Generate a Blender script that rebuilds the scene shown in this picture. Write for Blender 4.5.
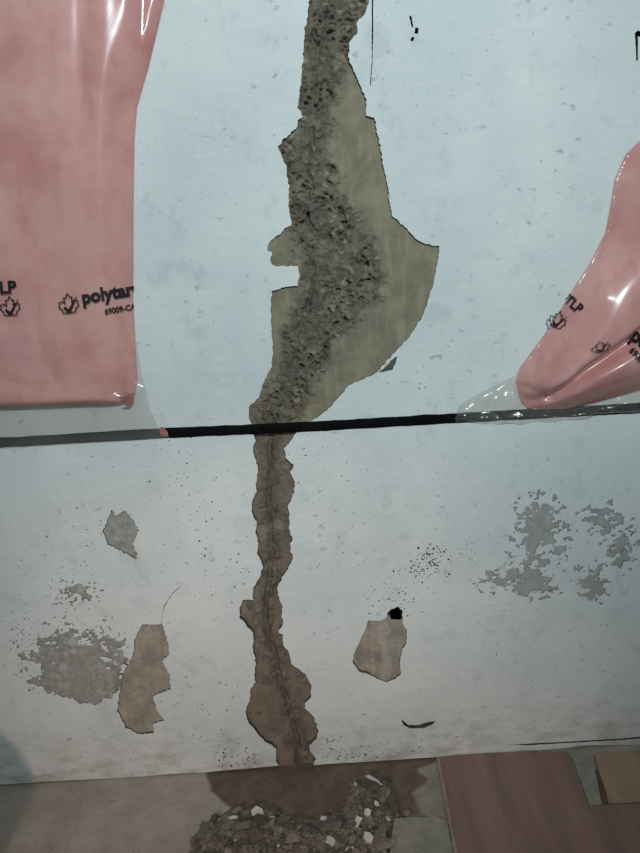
import bpy, bmesh, math, random
import numpy as np
from mathutils import Vector, Matrix
from mathutils.geometry import delaunay_2d_cdt

for o in list(bpy.data.objects): bpy.data.objects.remove(o)
scn = bpy.context.scene
C = scn.collection
R = math.radians
# ------------------------------------------------------------------ camera
FPX = 642.0; PITCH = 15.0; ROLL = 3.75; DIST = 1.20
rot = (Matrix.Rotation(R(90 - PITCH), 3, 'X') @ Matrix.Rotation(R(-ROLL), 3, 'Z'))
RM = np.array(rot)
_d = RM @ np.array([0, -(764.0 - 426.5) / FPX, -1.0])
CAMZ = -_d[2] / _d[1] * DIST                     # puts the foot of the wall at z = 0
CAM = np.array([0, -DIST, CAMZ])
cd = bpy.data.cameras.new('camera'); cam = bpy.data.objects.new('camera', cd); C.objects.link(cam)
cam.location = CAM; cam.rotation_euler = rot.to_euler()
cd.sensor_fit = 'VERTICAL'; cd.sensor_height = 36; cd.lens = FPX / 853 * 36; cd.clip_start = .02
scn.camera = cam
# ------------------------------------------------------------------ world, lights, exposure
vs = scn.view_settings
scn.display_settings.display_device = 'sRGB'
vs.view_transform = 'Standard'; vs.look = 'None'; vs.gamma = 1; vs.use_curve_mapping = False
vs.exposure = 0.0
w = bpy.data.worlds.new('world'); scn.world = w; w.use_nodes = True
w.node_tree.nodes['Background'].inputs[0].default_value = (.80, .95, 1, 1)
w.node_tree.nodes['Background'].inputs[1].default_value = .16

def light(name, kind, loc, aim, energy, col, **kw):
    l = bpy.data.lights.new(name, kind); o = bpy.data.objects.new(name, l); C.objects.link(o)
    o.location = loc
    o.rotation_euler = (Vector(aim) - Vector(loc)).to_track_quat('-Z', 'Y').to_euler()
    l.energy = energy; l.color = col
    for k, v in kw.items(): setattr(l, k, v)
    return o
light('ceiling_light', 'SPOT', (.30, -2.1, 2.05), (.03, 0, 1.28), 147, (.785, .94, 1), spot_size=R(66), spot_blend=1, shadow_soft_size=.10)
WARM = Vector((-.69, -2.3, 1.25))
light('work_lamp', 'SPOT', WARM, (-.18, 0, .02), 61, (1, .75, .63), spot_size=R(41), spot_blend=1, shadow_soft_size=.05)

# ------------------------------------------------------------------ pixel <-> place helpers (used to measure the place)
def rays(u, v):
    u = np.asarray(u, float); v = np.asarray(v, float)
    d = np.stack([(u - 320) / FPX, -(v - 426.5) / FPX, -np.ones_like(u)], -1)
    return d @ RM.T
def W(u, v, y=0.0):
    d = rays(u, v); t = (np.asarray(y, float) + DIST) / d[..., 1]
    return CAM + d * t[..., None]
def F(u, v, z=0.0):
    d = rays(u, v); t = (z - CAMZ) / d[..., 2]
    return CAM + d * t[..., None]
def PX(p):
    q = (np.asarray(p, float) - CAM) @ RM
    return 320 + FPX * q[..., 0] / -q[..., 2], 426.5 - FPX * q[..., 1] / -q[..., 2]
def xz(pts, y=0.0):
    p = np.array(pts, float); return W(p[:, 0], p[:, 1], y)[:, [0, 2]]

# ------------------------------------------------------------------ noise
def _h(i, j, s):
    i = (i.astype(np.int64) & 0xffffffff).astype(np.uint64); j = (j.astype(np.int64) & 0xffffffff).astype(np.uint64)
    n = (i * np.uint64(374761393) + j * np.uint64(668265263) + np.uint64(s * 2246822519 + 97)) & np.uint64(0xffffffff)
    n = ((n ^ (n >> np.uint64(13))) * np.uint64(1274126177)) & np.uint64(0xffffffff)
    n = (n ^ (n >> np.uint64(16))) & np.uint64(0xffffff)
    return n.astype(float) / 0xffffff
def vnoise(x, y, s=0):
    x = np.asarray(x, float); y = np.asarray(y, float) + 0 * x
    i = np.floor(x); j = np.floor(y); fx = x - i; fy = y - j
    fx = fx * fx * (3 - 2 * fx); fy = fy * fy * (3 - 2 * fy)
    a = _h(i, j, s); b = _h(i + 1, j, s); c = _h(i, j + 1, s); d = _h(i + 1, j + 1, s)
    return (a + (b - a) * fx) * (1 - fy) + (c + (d - c) * fx) * fy
def fbm(x, y, s=0, o=4):
    r = 0; a = .5; t = 0
    for k in range(o):
        r = r + a * vnoise(np.asarray(x) * 2 ** k, np.asarray(y) * 2 ** k, s + 17 * k); t += a; a *= .5
    return r / t * 2 - 1
def worley(x, y, s=0):
    i0 = np.floor(x); j0 = np.floor(y); best = np.full(np.shape(x), 9.); bid = np.zeros(np.shape(x))
    for di in (-1, 0, 1):
        for dj in (-1, 0, 1):
            i = i0 + di; j = j0 + dj
            d = np.hypot(i + _h(i, j, s) - x, j + _h(i, j, s + 1) - y)
            m = d < best; bid = np.where(m, _h(i, j, s + 2), bid); best = np.minimum(best, d)
    return best, bid
def sstep(a, b, x):
    t = np.clip((x - a) / (b - a), 0, 1); return t * t * (3 - 2 * t)
def dseg(px, py, poly, closed=True):
    poly = np.asarray(poly, float); best = np.full(np.shape(px), 1e9)
    n = len(poly)
    for k in range(n if closed else n - 1):
        a = poly[k]; b = poly[(k + 1) % n]; ab = b - a; L = ab @ ab + 1e-12
        t = np.clip(((px - a[0]) * ab[0] + (py - a[1]) * ab[1]) / L, 0, 1)
        best = np.minimum(best, np.hypot(px - a[0] - t * ab[0], py - a[1] - t * ab[1]))
    return best
def inside(px, py, poly):
    poly = np.asarray(poly, float); r = np.zeros(np.shape(px), bool); n = len(poly)
    for k in range(n):
        (x1, y1), (x2, y2) = poly[k], poly[(k + 1) % n]
        if y1 == y2: continue
        c = (y1 > py) != (y2 > py)
        r ^= c & (px < (x2 - x1) * (py - y1) / (y2 - y1) + x1)
    return r
def sdf(px, py, poly):
    d = dseg(px, py, poly); return np.where(inside(px, py, poly), -d, d)
def rag(pts, step=1.6, amp=.8, seed=0, freq=.35, closed=True):
    pts = np.array(pts, float); out = []; n = len(pts)
    for k in range(n if closed else n - 1):
        a = pts[k]; b = pts[(k + 1) % n]; L = np.hypot(*(b - a)); m = max(1, int(L / step))
        for q in range(m): out.append(a + (b - a) * q / m)
    if not closed: out.append(pts[-1])
    out = np.array(out)
    t = np.roll(out, -1, 0) - np.roll(out, 1, 0); L = np.hypot(t[:, 0], t[:, 1]) + 1e-9
    nn = np.stack([-t[:, 1], t[:, 0]], 1) / L[:, None]
    s = fbm(out[:, 0] * freq + 31 * seed, out[:, 1] * freq, seed, 3) * amp
    if not closed: s[0] = s[-1] = 0
    return out + nn * s[:, None]

# ------------------------------------------------------------------ object helpers
def link(name, me, mat=None, parent=None, smooth=False, **props):
    o = bpy.data.objects.new(name, me); C.objects.link(o)
    if mat is not None and me is not None and not me.materials: me.materials.append(mat)
    if parent is not None: o.parent = parent
    if smooth and me is not None:
        me.polygons.foreach_set('use_smooth', [True] * len(me.polygons))
    for k, v in props.items(): o[k] = v
    return o
def mesh(name, V, Fc):
    me = bpy.data.meshes.new(name); me.from_pydata([tuple(map(float, v)) for v in V], [], [tuple(map(int, f)) for f in Fc]); me.update()
    return me
def attr(me, name, vals):
    a = me.attributes.new(name, 'FLOAT', 'POINT'); a.data.foreach_set('value', np.asarray(vals, np.float32))
def cdt(loops, extra=(), segs=()):
    P = []; E = []
    for l in loops:
        b = len(P); n = len(l); P += [Vector((float(q[0]), float(q[1]))) for q in l]
        E += [(b + k, b + (k + 1) % n) for k in range(n)]
    for a, b_ in segs:
        E.append((len(P), len(P) + 1)); P += [Vector(a), Vector(b_)]
    P += [Vector((float(q[0]), float(q[1]))) for q in extra]
    r = delaunay_2d_cdt(P, E, [], 0, 1e-6)
    V = np.array([(p.x, p.y) for p in r[0]]); T = np.array([f for f in r[2]])
    return V, T
def fix_winding(V, T, sign=1):
    a, b, c = V[T[:, 0]], V[T[:, 1]], V[T[:, 2]]
    cr = (b[:, 0] - a[:, 0]) * (c[:, 1] - a[:, 1]) - (b[:, 1] - a[:, 1]) * (c[:, 0] - a[:, 0])
    T = T[np.abs(cr) > 1e-12]; cr = cr[np.abs(cr) > 1e-12]
    T = T.copy(); m = cr * sign < 0; T[m] = T[m][:, ::-1]; return T
def boundary(T):
    e = {}
    for t in T:
        for k in range(3):
            a, b = int(t[k]), int(t[(k + 1) % 3])
            if (b, a) in e: del e[(b, a)]
            else: e[(a, b)] = 1
    return list(e)

# ------------------------------------------------------------------ materials
def mat(name):
    m = bpy.data.materials.new(name); m.use_nodes = True
    nt = m.node_tree; b = nt.nodes['Principled BSDF']; return m, nt, b
class N:
    def __init__(s, nt): s.nt = nt
    def __call__(s, kind, ins=None, **kw):
        n = s.nt.nodes.new(kind)
        for k, v in kw.items(): setattr(n, k, v)
        for k, v in (ins or {}).items():
            if hasattr(v, 'is_output'): s.nt.links.new(v, n.inputs[k])
            else: n.inputs[k].default_value = v
        return n
    def noise(s, vec, scale, detail=4, rough=.6, out=0):
        return s('ShaderNodeTexNoise', {'Vector': vec, 'Scale': scale, 'Detail': detail, 'Roughness': rough}).outputs[out]
    def ramp(s, fac, a, b):
        n = s('ShaderNodeMapRange', {'Value': fac, 'From Min': a, 'From Max': b}); n.interpolation_type = 'SMOOTHSTEP'; return n.outputs[0]
    def math(s, op, a, b=0.0): return s('ShaderNodeMath', {0: a, 1: b}, operation=op).outputs[0]
    def mix(s, fac, a, b):
        n = s('ShaderNodeMix', data_type='RGBA')
        for i, v in ((0, fac), (6, a), (7, b)):
            if hasattr(v, 'is_output'): s.nt.links.new(v, n.inputs[i])
            else: n.inputs[i].default_value = v if i == 0 else (*v, 1)
        return n.outputs[2]
    def at(s, name): return s('ShaderNodeAttribute', attribute_name=name).outputs['Fac']
    def pos(s, sc=(1, 1, 1)):
        g = s('ShaderNodeTexCoord').outputs['Object']
        return s('ShaderNodeMapping', {'Vector': g, 'Scale': sc}).outputs[0]
    def bump(s, b, h, strength, dist):
        n = s('ShaderNodeBump', {'Height': h, 'Strength': strength, 'Distance': dist}); s.nt.links.new(n.outputs[0], b.inputs['Normal'])
    def ln(s, a, b): s.nt.links.new(a, b)
def srgb(r, g, b):
    f = lambda c: (c / 255 / 12.92) if c / 255 < .04045 else ((c / 255 + .055) / 1.055) ** 2.4
    return (f(r), f(g), f(b))

def m_paint():
    m, nt, b = mat('white_wall_paint'); n = N(nt); p = n.pos()
    big = n.noise(p, 3.2, 5, .6); mid = n.noise(p, 16, 5, .65); fine = n.noise(p, 130, 3, .6)
    streak = n.noise(n.pos((3, 3, 22)), 3, 4, .6)
    col = n.mix(n.ramp(big, .35, .68), srgb(210, 214, 212), srgb(224, 226, 222))
    col = n.mix(n.math('MULTIPLY', n.ramp(mid, .56, .74), .55), col, srgb(190, 196, 196))
    col = n.mix(n.math('MULTIPLY', n.ramp(streak, .52, .75), .35), col, srgb(232, 232, 226))
    spots = n.ramp(n.noise(n.pos((1, 1, 1.5)), 46, 4, .62), .61, .70)
    col = n.mix(n.math('MULTIPLY', spots, n.math('MULTIPLY', n.ramp(n.noise(p, 6, 3), .42, .58), .6)), col, srgb(146, 152, 154))
    worn = n.ramp(n.noise(n.pos((1, 1, .8)), 11, 6, .72), .54, .66)
    col = n.mix(n.math('MULTIPLY', worn, .35), col, srgb(182, 186, 184))
    # dirt along the foot of the wall
    z = n('ShaderNodeSeparateXYZ', {0: p}).outputs['Z']
    low = n('ShaderNodeMapRange', {'Value': z, 'From Min': .16, 'From Max': 0.0}).outputs[0]
    dirt = n.math('MULTIPLY', low, n.ramp(n.noise(n.pos((1, 1, 2.2)), 14, 6, .7), .40, .72))
    col = n.mix(n.math('MULTIPLY', dirt, .7), col, srgb(150, 138, 120))
    n.ln(col, b.inputs['Base Color']); b.inputs['Roughness'].default_value = .62
    b.inputs['Specular IOR Level'].default_value = .25
    n.bump(b, n.math('ADD', n.math('MULTIPLY', mid, 1.0), n.math('MULTIPLY', fine, .35)), .35, .004)
    return m
def m_concrete(name, smooth_a, smooth_b, rough_a, rough_b, peb):
    m, nt, b = mat(name); n = N(nt); p = n.pos()
    rg = n.at('rough'); seam = n.at('seam'); pid = n.at('pebble')
    a = n.mix(n.ramp(n.noise(p, 18, 6, .65), .35, .68), smooth_a, smooth_b)
    a = n.mix(n.math('MULTIPLY', n.ramp(n.noise(n.pos((9, 9, 1.6)), 9, 4), .5, .68), .45), a, tuple(min(1, c * 1.25) for c in smooth_b))
    r = n.mix(n.ramp(n.noise(p, 75, 5, .7), .36, .66), rough_a, rough_b)
    r = n.mix(n.math('MULTIPLY', n.ramp(n.noise(p, 30, 3), .52, .66), .6), r, peb)
    r = n.mix(n.ramp(pid, .72, .88), r, peb)
    r = n.mix(n.ramp(pid, .3, .12), r, tuple(c * .62 for c in rough_a))
    col = n.mix(rg, a, r)
    col = n.mix(seam, col, srgb(98, 94, 86))
    n.ln(col, b.inputs['Base Color']); b.inputs['Roughness'].default_value = .9
    b.inputs['Specular IOR Level'].default_value = .2
    n.bump(b, n.noise(p, 170, 5, .75), .45, .004)
    return m
def m_simple(name, ca, cb, scale=20, rough=.85, bump=.3, spec=.3, bscale=None, dist=.003):
    m, nt, b = mat(name); n = N(nt); p = n.pos()
    n.ln(n.mix(n.ramp(n.noise(p, scale, 5, .65), .34, .66), ca, cb), b.inputs['Base Color'])
    b.inputs['Roughness'].default_value = rough; b.inputs['Specular IOR Level'].default_value = spec
    if bump: n.bump(b, n.noise(p, bscale or scale * 5, 4, .7), bump, dist)
    return m
def m_floor():
    m, nt, b = mat('concrete_floor'); n = N(nt); p = n.pos()
    damp = n.at('damp'); pale = n.at('pale')
    c = n.mix(n.ramp(n.noise(p, 9, 6, .65), .34, .68), srgb(160, 150, 138), srgb(180, 170, 156))
    c = n.mix(n.math('MULTIPLY', n.ramp(n.noise(p, 55, 4, .7), .58, .72), .5), c, srgb(112, 106, 96))
    d = n.mix(n.ramp(n.noise(p, 22, 6, .7), .33, .68), srgb(98, 84, 70), srgb(118, 103, 88))
    g = n.mix(n.ramp(n.noise(p, 16, 6, .7), .33, .68), srgb(130, 126, 114), srgb(154, 148, 134))
    c = n.mix(pale, c, g); c = n.mix(damp, c, d)
    n.ln(c, b.inputs['Base Color'])
    n.ln(n.mix(damp, (.85,) * 3, (.7,) * 3), b.inputs['Roughness']); b.inputs['Specular IOR Level'].default_value = .25
    n.bump(b, n.math('ADD', n.noise(p, 40, 6, .7), n.math('MULTIPLY', n.noise(p, 160, 3, .7), .4)), .4, .004)
    return m
def m_tile(name, ca, cb, cc):
    m, nt, b = mat(name); n = N(nt); p = n.pos(); s = n.pos((1, .12, 1))
    c = n.mix(n.ramp(n.noise(s, 17, 3, .5), .36, .66), ca, cb)
    c = n.mix(n.math('MULTIPLY', n.ramp(n.noise(s, 60, 4, .6), .5, .7), .5), c, cc)
    c = n.mix(n.math('MULTIPLY', n.ramp(n.noise(p, 35, 5, .7), .55, .7), .45), c, srgb(120, 108, 96))
    n.ln(c, b.inputs['Base Color']); b.inputs['Roughness'].default_value = .62; b.inputs['Specular IOR Level'].default_value = .3
    n.bump(b, n.noise(p, 70, 5, .7), .3, .003)
    return m
def m_film():
    m = bpy.data.materials.new('clear_polyethylene_film'); m.use_nodes = True; nt = m.node_tree; n = N(nt)
    for q in list(nt.nodes):
        if q.type == 'BSDF_PRINCIPLED': nt.nodes.remove(q)
    out = next(q for q in nt.nodes if q.type == 'OUTPUT_MATERIAL')
    p = n.pos()
    bmp = n('ShaderNodeBump', {'Height': n.noise(p, 13, 2, .5), 'Strength': .12, 'Distance': .006}).outputs[0]
    tr = n('ShaderNodeBsdfTransparent', {'Color': (.93, .912, .882, 1)}).outputs[0]
    di = n('ShaderNodeBsdfDiffuse', {'Color': (.78, .76, .72, 1)}).outputs[0]
    gl = n('ShaderNodeBsdfGlossy', {'Color': (1, 1, 1, 1), 'Roughness': .21, 'Normal': bmp}).outputs[0]
    bf = n('ShaderNodeNewGeometry').outputs['Backfacing']      # thin sheet: same reflectance from either side
    ior = n.math('SUBTRACT', 1.5, n.math('MULTIPLY', bf, 1.5 - 1 / 1.5))
    fr = n('ShaderNodeFresnel', {'IOR': ior, 'Normal': bmp}).outputs[0]
    milky = n.math('ADD', .09, n.math('MULTIPLY', n.ramp(n.noise(p, 6, 3), .4, .7), .05))
    a = n('ShaderNodeMixShader', {0: milky, 1: tr, 2: di}).outputs[0]
    b = n('ShaderNodeMixShader', {0: fr, 1: a, 2: gl}).outputs[0]
    n.ln(b, out.inputs[0]); return m
def m_batt():
    m, nt, b = mat('pink_glass_wool'); n = N(nt); p = n.pos()
    c = n.mix(n.ramp(n.noise(p, 7, 5, .6), .34, .68), srgb(218, 142, 140), srgb(242, 182, 178))
    c = n.mix(n.math('MULTIPLY', n.ramp(n.noise(p, 3.5, 3), .5, .7), .5), c, srgb(222, 160, 146))
    c = n.mix(n.math('MULTIPLY', n.ramp(n.noise(n.pos((1, 1, .25)), 20, 3), .52, .7), .35), c, srgb(190, 108, 110))
    n.ln(c, b.inputs['Base Color']); b.inputs['Roughness'].default_value = 1; b.inputs['Specular IOR Level'].default_value = 0
    n.bump(b, n.noise(p, 60, 5, .7), .3, .004); return m

M = dict(
    paint=m_paint(),
    core=m_concrete('exposed_concrete', srgb(130, 121, 102), srgb(152, 142, 121), srgb(96, 87, 74), srgb(126, 115, 98), srgb(148, 137, 118)),
    low=m_concrete('exposed_brown_concrete', srgb(112, 101, 89), srgb(132, 120, 106), srgb(88, 79, 68), srgb(120, 110, 96), srgb(150, 139, 124)),
    tan=m_concrete('exposed_tan_plaster', srgb(140, 131, 119), srgb(172, 162, 148), srgb(150, 141, 128), srgb(170, 161, 148), srgb(190, 181, 168)),
    scrape=m_concrete('scraped_grey_plaster', srgb(150, 146, 138), srgb(168, 164, 156), srgb(134, 130, 122), srgb(178, 177, 172), srgb(206, 208, 204)),
    grey=m_concrete('grey_skim_coat', srgb(164, 164, 160), srgb(178, 177, 172), srgb(136, 134, 128), srgb(166, 164, 158), srgb(186, 184, 178)),
    slab=m_simple('concrete_core', srgb(74, 70, 63), srgb(98, 92, 82), 25),
    black=m_simple('black_sealant', (.0035, .0036, .0045), (.006, .006, .007), 40, .7, .2, .06, 60),
    batt=m_batt(), film=m_film(), ink=m_simple('black_ink', (.016, .010, .012), (.03, .018, .02), 60, .5, 0),
    floor=m_floor(),
    red=m_tile('red_floor_tile', srgb(144, 114, 102), srgb(120, 101, 92), srgb(146, 130, 119)),
    orange=m_tile('orange_floor_tile', srgb(164, 142, 120), srgb(152, 124, 102), srgb(170, 152, 132)),
    mortar=m_simple('pale_mortar', srgb(136, 134, 122), srgb(154, 150, 136), 30),
    white_chip=m_simple('white_paint_chip', srgb(196, 192, 182), srgb(218, 214, 204), 60, .7, .2),
    grey_frag=m_simple('grey_rubble', srgb(100, 94, 85), srgb(122, 115, 104), 50, .9, .5),
    dark_frag=m_simple('dark_rubble', srgb(80, 74, 66), srgb(98, 91, 81), 50, .9, .5),
    tan_frag=m_simple('tan_rubble', srgb(122, 111, 96), srgb(152, 139, 121), 50, .9, .5),
    brown_frag=m_simple('brown_rubble', srgb(92, 78, 65), srgb(112, 96, 81), 50, .9, .5),
    dust=m_simple('rubble_dust', srgb(110, 101, 89), srgb(144, 133, 119), 70, .95, .6),
    blocker=m_simple('dark_blocker', srgb(40, 42, 44), srgb(60, 60, 60), 12, .6, .3),
)

# ------------------------------------------------------------------ wall: concrete core and paint coat with real chips
TH = .0030
def box(name, lo, hi, m, parent=None, **pr):
    bm = bmesh.new(); bmesh.ops.create_cube(bm, size=1)
    for v in bm.verts: v.co = [lo[k] + (v.co[k] + .5) * (hi[k] - lo[k]) for k in range(3)]
    me = bpy.data.meshes.new(name); bm.to_mesh(me); bm.free(); return link(name, me, m, parent, **pr)
wall = box('wall_back', (-1.7, .13, -.06), (1.7, .26, 2.45), M['slab'])
wall['kind'] = 'structure'; wall['label'] = 'white painted concrete basement wall with a long patched vertical crack'

CRACK = [(310,-26),(309.8,0),(304.4,36),(302,72),(298,108),(303,117),(298,120),(297,128),(284.7,139),(278,147),(282,156),(286.5,167),(289,187),(289,208),(291,225),(283,231),(274,239),(268.8,243),(267.7,251),(272,252),(270,262),(274,266),(298,266),(299,277),(298,286),(286,287),(272,291),(270.5,306.6),(272,328),(273,352.5),(272,364),(265,381),(258,398),(249,406.5),(248.5,414),(251,420.6),(254,434),(256,441),(253.4,448),(254.5,457),(258,465.7),(256.8,479),(255.7,492),(252.3,500),(251.6,509),(253.4,517),(256.8,521),(256,531),(258,541),(257.4,552.5),(262.3,566),(261.2,573.7),(254.5,586),(252.3,594.5),(253.4,599),(243.4,599.4),(240,606.7),(239.6,615.6),(246.7,625.6),(253.4,632),(252.8,645.7),(255.7,661),(254.5,673.5),(255.7,681),(251,687),(250,698),(245.6,710),(247.9,721),(256.8,732.5),(265.7,741),(275.7,747),(276.4,759),(280,768),(282,776),(311,775),(312,768),(315.8,758),(310,749),(309,743.7),(315.8,739),(318.5,730),(314.7,718),(304.7,707),(305.8,701),(310.7,697),(311.3,683.5),(305.8,673.5),(291.3,663.5),(289.7,652),(283.5,645.7),(282.4,634.5),(278,630),(283.5,623.4),(281.7,615.6),(282.4,606.7),(278,595),(277.5,585),(288,568),(293,557),(290,546),(292.4,537),(289.7,531),(289.7,514.7),(288.6,505.8),(293.5,492.4),(295,481),(290,472),(294,464.6),(285.7,456.8),(284.6,448),(292.4,439),(297,431),(315,418),(328,409),(342,394),(348,385),(360,380),(374.5,374),(392.5,354.5),(410.4,334.7),(424.8,311),(432,286),(437.4,261),(439,246.7),(421,243),(392.5,216),(389,205),(388,190),(378,136.5),(374.5,118.6),(365.5,115.7),(366.6,100.6),(354.7,73.7),(348.6,61),(349.4,43),(358,32),(357,23),(365.5,14),(369,0),(371,-26)]
CHIP_A = [(112,509),(117,515),(126,510),(134,520),(139,529),(135.6,538.4),(132.5,543),(138,552.5),(137,559),(126,552.5),(109,544.7),(103,530.6),(107.5,521)]
CHIP_B = [(143,624),(162,623),(168,640),(169,654),(162,660),(170,674),(170.6,688),(153,696),(157.5,709),(165,720),(154,723),(154,732),(139,733),(126,726),(118,709),(120,690),(123,674),(134,652.5),(135.6,637)]
CHIP_C = [(368,620),(378.4,620.4),(386,617),(387,612),(390.6,608.8),(398,606),(402,609.7),(402,618),(403,624.7),(406.6,629.4),(406,643.4),(402,649),(400,661),(400.4,673.4),(394.4,678),(387,681.5),(377.5,678),(368,673.4),(358.8,670.6),(352.8,662),(354,652),(359.7,640.6),(364.4,631)]
CHIP_F = [(378.75,372),(383,368.5),(390.5,360.5),(396.7,356.4),(395,363.4),(392,369.7),(385,371)]
SCRAPE = [(40,676),(50,668),(62,672),(80,670),(96,675),(108,668),(117,672),(121,680),(117,693),(104,699),(89,705),(76,698),(60.6,696),(46.5,691.5)]
HAIR1 = [(371.6,-26),(373.2,-26),(373,30),(372.3,62),(370.6,86),(369.8,86),(371.6,60)]
MARK1 = [(409,17),(411,16),(413,27),(411.5,29)]
MARK2 = [(415,28),(418.5,29),(417.5,34.5),(414,34)]
MARK3 = [(634,34),(637,31),(641,33),(641,38),(637,37),(637,60),(635.6,62)]
SCRATCH = [(401,718),(408,724),(418,724),(428,721),(436,720),(432,723.5),(424,727),(410,727.5),(403,724)]
HAIR2 = [(162,622),(161.6,622),(163.8,606),(172,593),(180,586),(180.2,586.4),(172.3,593.6),(164.2,606.4)]
FOOT = [(506,744.0),(530,742.5),(560,741),(585,739.6),(620,737.6),(641,735.5),(700,731),(700,732.8),(640,737.6),(620,739.0),(585,741),(560,742.4),(530,744.2)]
loops_px = [rag(CRACK, 1.5, 1.5, 3), rag(CHIP_A, 1.2, 2.0, 4, .6), rag(CHIP_B, 1.3, 1.6, 5, .5), rag(CHIP_C, 1.3, 1.0, 6),
            rag(CHIP_F, 1.2, .6, 7), rag(SCRAPE, 1.1, 5.5, 8, .22)]
for q in (HAIR1, MARK1, MARK2, [(411,38),(414,37.5),(413,42),(410,41)], MARK3, SCRATCH, HAIR2, FOOT): loops_px.append(rag(q, 1.5, .45, 9, .8))
rng = random.Random(5)
def speck(u, v, r):
    k = rng.randint(5, 7); a0 = rng.random() * 6; st = rng.uniform(.35, 1.1)
    return [(u + r * rng.uniform(.6, 1.2) * math.cos(a0 + 6.283 * q / k), v + r * st * rng.uniform(.6, 1.2) * math.sin(a0 + 6.283 * q / k)) for q in range(k)]
clusters = [(430,557,10,9,64,1.15),(414,568,10,6,36,.95),(402,598,14,9,40,.8),(388,606,8,8,14,.9),(470,545,4,12,16,.8),(447,528,18,20,26,.55),(60,580,25,14,50,.8),(75,640,40,12,70,.8),(18,645,16,22,46,.9),(95,527,18,12,24,.8),
            (180,495,16,20,20,.8),(215,600,30,50,24,.7),(238,757,16,7,44,.9),(342,754,18,7,60,.9),(395,752,24,7,34,.8),(205,555,6,22,16,.9),(300,455,22,20,14,.8),(390,85,20,30,16,.7),(425,80,30,40,18,.6),(500,60,70,50,40,.6),
            (215,130,60,70,50,.6),(150,150,10,28,16,.7),(200,300,30,50,24,.6),(420,385,16,22,16,.8),(490,220,40,50,20,.6),(185,460,20,14,18,.8),(560,690,60,30,30,.6),(210,690,30,30,30,.7),(480,620,60,60,40,.5),(330,600,20,80,36,.6),(60,460,60,30,24,.7),(150,580,60,60,60,.55),(330,500,20,40,26,.7),(440,470,60,30,40,.55),(540,640,60,40,40,.55),(100,740,60,18,34,.6),(240,560,12,50,30,.8),(210,205,40,12,20,.6),(180,25,30,20,14,.6)]
for (u, v, su, sv, k, r) in clusters:
    for _ in range(int(k * (1.25 if v > 430 else .6))):
        loops_px.append(speck(rng.gauss(u, su), rng.gauss(v, sv), r * (1.0 if v > 430 else .85) * rng.uniform(.4, 1.3)))
# flaked fields: contour of a noise field (marching squares), given as constraint segments
def field(u, v):
    f = np.full(np.shape(u), 1.0)
    for (cu, cv, ru, rv, th, s, sc) in ((540, 530, 30, 36, .0, 21, .17), (530, 577, 27, 23, .03, 22, .17), (604, 520, 28, 20, -.10, 23, .19), (592, 582, 18, 19, -.02, 24, .18), (622, 548, 16, 20, -.10, 26, .19),
                                        (80, 660, 50, 30, .14, 25, .2), (80, 592, 44, 20, -.42, 27, .3), (490, 580, 22, 16, -.26, 28, .26)):
        r = np.hypot((u - cu) / ru, (v - cv) / rv)
        g = fbm(u * sc + v * .05, v * sc * 1.3, s, 4) * .85 + fbm(u * sc * 3, v * sc * 3.4, s + 3, 2) * .35 + (r - 1) * .8 + .22 - th
        f = np.minimum(f, g)
    return f
def contour(u0, u1, v0, v1, st):
    us = np.arange(u0, u1, st); vs_ = np.arange(v0, v1, st)
    U, V = np.meshgrid(us, vs_); G = field(U, V); G[G == 0] = 1e-6
    segs = []
    for j in range(len(vs_) - 1):
        for i in range(len(us) - 1):
            c = [(us[i], vs_[j], G[j, i]), (us[i + 1], vs_[j], G[j, i + 1]), (us[i + 1], vs_[j + 1], G[j + 1, i + 1]), (us[i], vs_[j + 1], G[j + 1, i])]
            ng = sum(q[2] < 0 for q in c)
            if ng in (0, 4): continue
            pts = []
            for k in range(4):
                a, b = c[k], c[(k + 1) % 4]
                if (a[2] < 0) != (b[2] < 0):
                    t = a[2] / (a[2] - b[2]); pts.append((a[0] + (b[0] - a[0]) * t, a[1] + (b[1] - a[1]) * t))
            if len(pts) == 2: segs.append((pts[0], pts[1]))
            elif len(pts) == 4: segs += [(pts[0], pts[1]), (pts[2], pts[3])]
    return segs
segs_px = contour(488, 648, 488, 612, 1.25) + contour(14, 130, 560, 700, 1.25) + contour(456, 488, 556, 600, 1.25)
# keep contours out of the outlined chips
allc = [np.array(l) for l in loops_px[:6]]
def in_chips(u, v):
    r = np.zeros(np.shape(u), bool)
    for l in allc: r |= inside(u, v, l)
    return r
mid = np.array([((a[0] + b[0]) / 2, (a[1] + b[1]) / 2) for a, b in segs_px])
kp = ~in_chips(mid[:, 0], mid[:, 1]); segs_px = [s for s, k in zip(segs_px, kp) if k]
def w2(p): q = W(np.array([p[0]]), np.array([p[1]]))[0]; return (q[0], q[2])
loops = [xz(l) for l in loops_px]
foot_u = np.linspace(-300, 940, 160)
foot = []
for k in range(160):
    x = -1.7 + 3.4 * k / 159; foot.append((x, -.012 if not k in range(1, 159) else .002 + .006 * float(fbm(np.array([x * 9]), np.array([0.]), 44, 4)[0])))
outer = foot + [(1.7, 2.45), (-1.7, 2.45)]
V2, T2 = cdt([outer] + [[tuple(p) for p in l] for l in loops], segs=[(w2(a), w2(b)) for a, b in segs_px])
cen = V2[T2].mean(1)
keep = inside(cen[:, 0], cen[:, 1], outer)
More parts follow.
